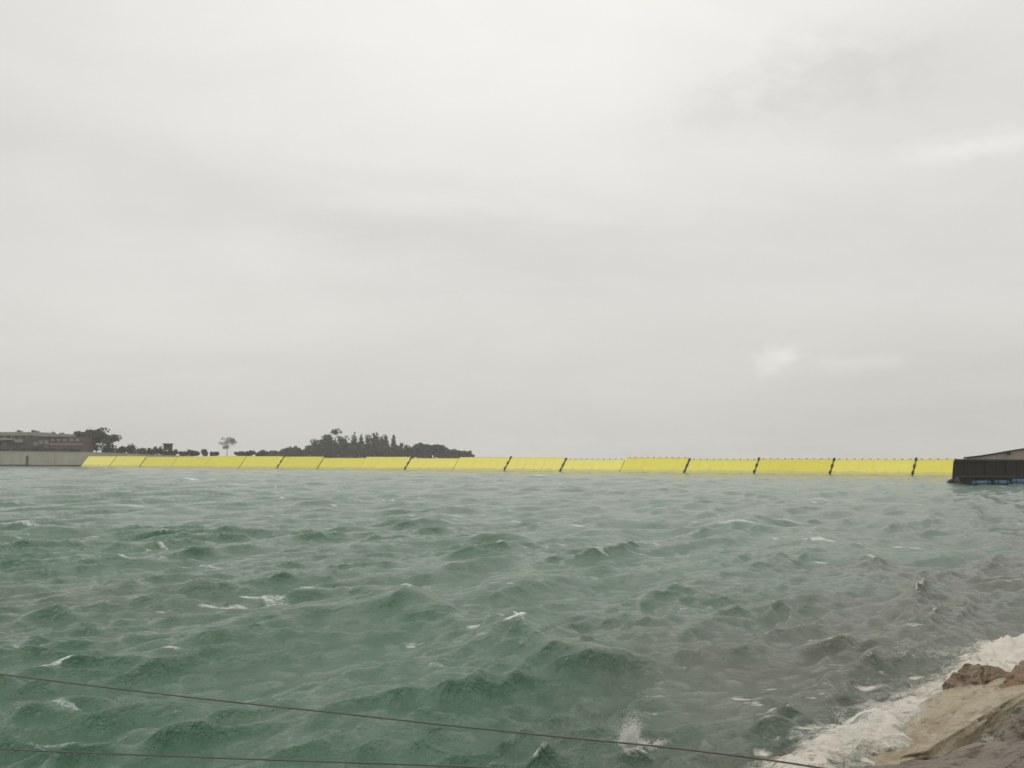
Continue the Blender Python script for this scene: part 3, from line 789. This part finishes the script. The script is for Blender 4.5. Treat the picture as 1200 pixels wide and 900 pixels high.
link('housing', box_mesh('housing', (0, -.1, 0), (.5, .3, .34), .05), lamp, M_blk)
link('hood', box_mesh('hood', (0, -.2, .2), (.6, .5, .06), .01), lamp, M_cap)

# ------------------------------------------------------------------ shore stones
def rock_material(name, c1, c2, c3, rough, froth=False):
    mt = mat(name, c1, c2, rough, 2.4, 10, 1.0, 13.0, spec=0.5)
    n, l = mt.node_tree.nodes, mt.node_tree.links
    b, rp = n['Principled BSDF'], n['ramp']
    t = n.new('ShaderNodeTexCoord')
    mp = n.new('ShaderNodeMapping'); mp.inputs['Scale'].default_value = (1, 2.5, 5); l.new(t.outputs['Object'], mp.inputs[0])
    v = n.new('ShaderNodeTexNoise'); v.inputs['Scale'].default_value = 2.2; v.inputs['Detail'].default_value = 7; v.inputs['Roughness'].default_value = .7
    l.new(mp.outputs[0], v.inputs['Vector'])
    r2 = n.new('ShaderNodeValToRGB'); r2.color_ramp.elements[0].position = .5; r2.color_ramp.elements[1].position = .60
    r2.color_ramp.elements[0].color = (0, 0, 0, 1); r2.color_ramp.elements[1].color = (1, 1, 1, 1); l.new(v.outputs[0], r2.inputs[0])
    mx = n.new('ShaderNodeMix'); mx.data_type = 'RGBA'; l.new(r2.outputs[0], mx.inputs['Factor'])
    l.new(rp.outputs[0], mx.inputs['A']); mx.inputs['B'].default_value = (*c3, 1)
    col = mx.outputs['Result']
    if froth:      # a lacy film of froth left by the last wave
        fz = n.new('ShaderNodeTexNoise'); fz.inputs['Scale'].default_value = 3.0; fz.inputs['Detail'].default_value = 10; fz.inputs['Roughness'].default_value = .75
        fz.inputs['Distortion'].default_value = .8
        m3 = n.new('ShaderNodeMapping'); m3.inputs['Scale'].default_value = (1.0, 1.8, 1); l.new(t.outputs['Object'], m3.inputs[0]); l.new(m3.outputs[0], fz.inputs['Vector'])
        r3 = n.new('ShaderNodeValToRGB'); r3.color_ramp.elements[0].position = .46; r3.color_ramp.elements[1].position = .62
        r3.color_ramp.elements[0].color = (0, 0, 0, 1); r3.color_ramp.elements[1].color = (.75, .75, .75, 1); l.new(fz.outputs[0], r3.inputs[0])
        m4 = n.new('ShaderNodeMix'); m4.data_type = 'RGBA'; l.new(r3.outputs[0], m4.inputs['Factor']); l.new(col, m4.inputs['A']); m4.inputs['B'].default_value = (.74, .67, .53, 1)
        col = m4.outputs['Result']
    l.new(col, b.inputs['Base Color'])
    for q in n:
        if q.type == 'BUMP': q.inputs['Distance'].default_value = 0.22
    return mt
RM = {
    'tan': rock_material('wet_tan_stone', (0.52, 0.41, 0.235), (0.64, 0.53, 0.34), (0.40, 0.30, 0.17), .42, True),
    'brown': rock_material('brown_stone', (0.28, 0.185, 0.105), (0.46, 0.34, 0.22), (0.11, 0.075, 0.045), .45),
    'orange': rock_material('rusty_stone', (0.33, 0.19, 0.09), (0.44, 0.29, 0.16), (0.20, 0.10, 0.05), .45),
    'grey': rock_material('grey_brown_stone', (0.27, 0.215, 0.165), (0.40, 0.335, 0.265), (0.14, 0.108, 0.08), .6),
}
def rock_mesh(size, seed, flat=0.35):
    bm = bmesh.new()
    bmesh.ops.create_cube(bm, size=2.0)
    bmesh.ops.subdivide_edges(bm, edges=list(bm.edges), cuts=1, use_grid_fill=True)
    r = random.Random(seed)
    # cut it into a blocky shape with random planes
    for v in bm.verts: v.co = v.co * (1 - flat) + v.co.normalized() * flat * 1.25
    for _ in range(7):
        nrm = Vector((r.gauss(0, 1), r.gauss(0, 1), r.gauss(0, .8))).normalized()
        bmesh.ops.bisect_plane(bm, geom=list(bm.verts) + list(bm.edges) + list(bm.faces), plane_co=nrm * r.uniform(.80, 1.05), plane_no=nrm, clear_outer=True)
        bmesh.ops.holes_fill(bm, edges=[e for e in bm.edges if e.is_boundary])
    bmesh.ops.triangulate(bm, faces=list(bm.faces))
    for cuts in range(5):
        bmesh.ops.subdivide_edges(bm, edges=[e for e in bm.edges if e.calc_length() > 0.10], cuts=1, smooth=0.06)
        bmesh.ops.triangulate(bm, faces=[f for f in bm.faces if len(f.verts) > 3])
    from mathutils import noise as mn
    off = Vector((seed * 3.7, seed * 1.3, seed * 2.1))
    for v in bm.verts:
        p = v.co * 1.6 + off
        d = mn.fractal(p, 0.9, 2.0, 6) * .10 + mn.fractal(Vector((p.x * .6, p.y * .6, p.z * 5)), 1.0, 2.0, 3) * .06
        cr = abs(mn.noise(p * 1.3 + Vector((7, 3, 1)))); d -= max(0, .07 - cr) * 1.6          # cracks
        d += .05 * (math.floor(4 * (mn.noise(Vector((p.x * .9, p.y * 2.2, p.z * .9))) + 1)) / 4 - .9)   # broken ledges
        v.co += v.co.normalized() * d
        v.co.z += .04 * mn.fractal(p * 3.1, .8, 2.0, 4)
        v.co = Vector((v.co.x * size[0], v.co.y * size[1], v.co.z * size[2]))
    me = mesh_from('shore_rock', bm, True)
    return me
def rock(u, v, z, size, rot, seed, kind, label, flat=.3, group=None, loc=None):
    p = loc if loc is not None else on_level(u, v, z)
    o = link('shore_rock', rock_mesh(size, seed, flat), None, RM[kind])
    o.location = p; o.rotation_euler = [R(a) for a in rot]
    tag(o, label, 'rock', group)
    return o
rock(1092, 882, -0.05, (1.95, 0.74, 0.34), (-9, -4.5, 46), 3, 'tan', 'long wet tan stone slab washed by foam', .12)
rock(1000, 914, -0.12, (0.9, 0.5, 0.30), (-8, -4, 35), 13, 'tan', 'low tan stone at the end of the slab, covered by foam', .2)
rock(1160, 826, 0.08, (0.50, 0.38, 0.40), (14, -10, 30), 5, 'brown', 'small brown boulder at the water edge above the tan slab', .4)
rock(1206, 818, 0.26, (0.70, 0.30, 0.36), (4, -14, 56), 8, 'orange', 'rusty orange stone behind the brown boulder', .25)
rock(1230, 872, 0.22, (0.55, 0.36, 0.30), (2, -8, 34), 9, 'grey', 'grey stone block with dark notch beneath it', .15)
rock(1186, 920, 0.16, (1.35, 0.46, 0.28), (-4, -8, 24), 12, 'grey', 'broad grey brown stone slab in front of the tan slab', .15)
rock(1110, 958, 0.20, (1.1, 0.6, 0.36), (0, -3, 20), 17, 'grey', 'dark grey stone lowest on the bank near the quay', .2)
rr_ = random.Random(31)
for j in range(16):
    t = j / 15
    xx = 8.2 + 11 * t + rr_.uniform(-.4, .4) if j < 9 else -9 + (j - 9) * 1.75
    yy = float(np.interp(xx, [p[0] for p in SHORE], [p[1] for p in SHORE])) - (rr_.uniform(1.0, 1.6) if j < 9 else 2.6)
    s = rr_.uniform(.6, 1.0)
    rock(0, 0, 0, (s * 1.2, s * .8, s * .5), (rr_.uniform(-8, 8), rr_.uniform(-8, 8), rr_.uniform(0, 180)), 50 + j, rr_.choice(['grey', 'grey', 'tan', 'brown']),
         'large stone of the bank revetment along the water edge', .25, 'bank stones along the water edge', Vector((xx + (.9 if j < 9 else 0), yy, 0.15 if j < 9 else -.05)))

# ------------------------------------------------------------------ spray thrown up where waves hit
M_spray = mat('white_spray', (0.80, 0.79, 0.76), (0.86, 0.85, 0.82), 0.6, 3)
def spray(name, label, bursts, seed):
    """droplets and short water threads flung from points on the water"""
    r = np.random.default_rng(seed)
    P, S = [], []
    for (c, cnt, w, h, lean) in bursts:
        n = cnt * 2
        # a few jets per burst, droplets thin out upwards
        nj = max(3, cnt // 90)
        jets = r.normal(0, 1, (nj, 2)) * np.array([w, w * .6])
        jh = h * r.uniform(.25, 1.0, nj)
        j = r.integers(0, nj, n)
        t = r.random(n) ** 1.7
        x = jets[j, 0] * (1 + .5 * t) + r.normal(0, 1, n) * (.01 + .028 * t) + lean[0] * t * jh[j]
        y = jets[j, 1] * (1 + .5 * t) + r.normal(0, 1, n) * (.01 + .028 * t) + lean[1] * t * jh[j]
        z = t * jh[j] + r.normal(0, .015, n)
        P.append(np.stack([c[0] + x, c[1] + y, c[2] + z], -1)); S.append(r.uniform(.0016, .0042, n) * (1.25 - .7 * t))
    P, S = np.concatenate(P), np.concatenate(S)
    n = len(P)
    octv = np.array([[1, 0, 0], [-1, 0, 0], [0, 1, 0], [0, -1, 0], [0, 0, 1.8], [0, 0, -1.8]])
    octf = np.array([[0, 2, 4], [2, 1, 4], [1, 3, 4], [3, 0, 4], [2, 0, 5], [1, 2, 5], [3, 1, 5], [0, 3, 5]])
    V = (P[:, None, :] + octv[None] * S[:, None, None]).reshape(-1, 3)
    Fc = (octf[None] + (np.arange(n) * 6)[:, None, None]).reshape(-1, 3)
    me = bpy.data.meshes.new(name); me.from_pydata(V.tolist(), [], Fc.tolist()); me.update()
    o = link(name, me, None, M_spray); tag(o, label, 'spray', kind='stuff'); return o
def P3(u, v, z): p = on_level(u, v, z); return (p.x, p.y, p.z)
spray('spray', 'white spray bursting along the wet tan slab',
      [(P3(1005, 890, .1), 3600, .16, .32, (-.2, .1)), (P3(1030, 876, .15), 3600, .16, .40, (-.25, .1)), (P3(1055, 862, .15), 3200, .16, .34, (-.2, .1)), (P3(1080, 850, .15), 2600, .16, .30, (-.2, 0)),
       (P3(1105, 838, .15), 1500, .15, .24, (-.2, 0)), (P3(1125, 830, .15), 1400, .14, .30, (-.15, 0)), (P3(985, 897, .05), 1200, .18, .18, (-.2, 0))], 5)
spray('spray', 'white spray over the surging foam beyond the brown boulder',
      [(P3(1195, 790, .15), 1800, .35, .30, (-.2, 0)), (P3(1185, 768, .15), 2200, .5, .30, (-.2, 0)), (P3(1165, 778, .15), 1500, .4, .2, (-.2, 0)), (P3(1140, 760, .1), 800, .4, .15, (-.2, 0))], 6)
spray('spray', 'small burst of spray leaping from a wave in open water', [(P3(741, 872, .05), 2400, .035, .36, (0, 0)), (P3(737, 873, .05), 1200, .03, .20, (0, 0)), (P3(752, 873, .05), 900, .12, .10, (.2, 0))], 7)
spray('spray', 'torn spray on the steep breaking crest', [(P3(596, 738, .2), 200, .10, .10, (.3, 0)), (P3(602, 748, .2), 200, .08, .12, (.3, 0)), (P3(609, 758, .15), 500, .12, .18, (.4, 0))], 8)

# ------------------------------------------------------------------ cables of the quay railing
M_cable = mat('rusty_wire_cable', (0.055, 0.050, 0.042), (0.09, 0.082, 0.07), 0.6, 30)
M_post = mat('painted_steel_post', (0.10, 0.10, 0.095), (0.14, 0.135, 0.13), 0.5, 6)
pA = Vector((-1.55, 3.35)); pB = Vector((0.38, 2.48)); cd = (pB - pA).normalized()
def on_plane(u, v):
    d = ray(u, v)
    # (t d.xy - pA) x cd = 0
    t = (pA.x * cd.y - pA.y * cd.x) / (d.x * cd.y - d.y * cd.x)
    return Vector((0, 0, CAM_Z)) + d * t
def cable(name, label, px, rad):
    pts = [on_plane(a, b_) for a, b_ in px]
    fine_ = []
    for i in range(len(pts) - 1):
        for q in range(6): fine_.append(pts[i].lerp(pts[i + 1], q / 6))
    fine_.append(pts[-1])
    for _ in range(6):
        fine_ = [fine_[0]] + [(fine_[i - 1] + fine_[i] * 2 + fine_[i + 1]) / 4 for i in range(1, len(fine_) - 1)] + [fine_[-1]]
    o = link(name, tube_mesh(name, fine_, [rad] * len(fine_), 8), None, M_cable); tag(o, label, 'cable'); return fine_
c1 = cable('wire_cable', 'upper dark wire cable strung slanting across the foreground', [(-70, 780), (0, 790), (133, 807), (283, 824), (400, 836), (483, 845.5), (633, 861.5), (750, 872.5), (800, 878), (850, 884), (940, 896), (1040, 914), (1141, 948)], .0021)
c2 = cable('wire_cable', 'lower dark wire cable, nearly level, strung across the foreground', [(-70, 874), (0, 878.5), (133, 883.5), (300, 890), (480, 896), (650, 903), (900, 922), (1141, 952)], .0021)
def post(loc, top, label):
    e = empty('railing_post', (loc.x, loc.y, 1.4)); tag(e, label, 'post')
    h = top - 1.4
    link('shaft', tube_mesh('shaft', [(0, 0, -.02), (0, 0, h)], [.024, .024], 12), e, M_post)
    link('base_plate', box_mesh('base_plate', (0, 0, .006), (.14, .14, .012)), e, M_post)
    link('cap', tube_mesh('cap', [(0, 0, h - .002), (0, 0, h + .02), (0, 0, h + .03)], [.028, .026, .01], 12), e, M_post)
post(c1[0], c1[0].z + .04, 'thin steel railing post holding the spread cable ends')
post(c1[-1], c1[-1].z + .02, 'short steel railing post where both cables meet')

# ------------------------------------------------------------------ rainy air
hz = box_mesh('haze', (0, 420, 9.5), (2400, 1000, 29.0))
mh = bpy.data.materials.new('haze'); mh.use_nodes = True
nn, ll = mh.node_tree.nodes, mh.node_tree.links
nn.remove(nn['Principled BSDF'])
pv = nn.new('ShaderNodeVolumePrincipled'); pv.inputs['Color'].default_value = (0.93, 0.93, 0.92, 1)
pv.inputs['Density'].default_value = 0.00026; pv.inputs['Anisotropy'].default_value = 0.2
ll.new(pv.outputs[0], nn['Material Output'].inputs['Volume'])
haze = link('haze', hz, None, mh); tag(haze, 'thin rainy haze over the water', 'haze', kind='stuff')
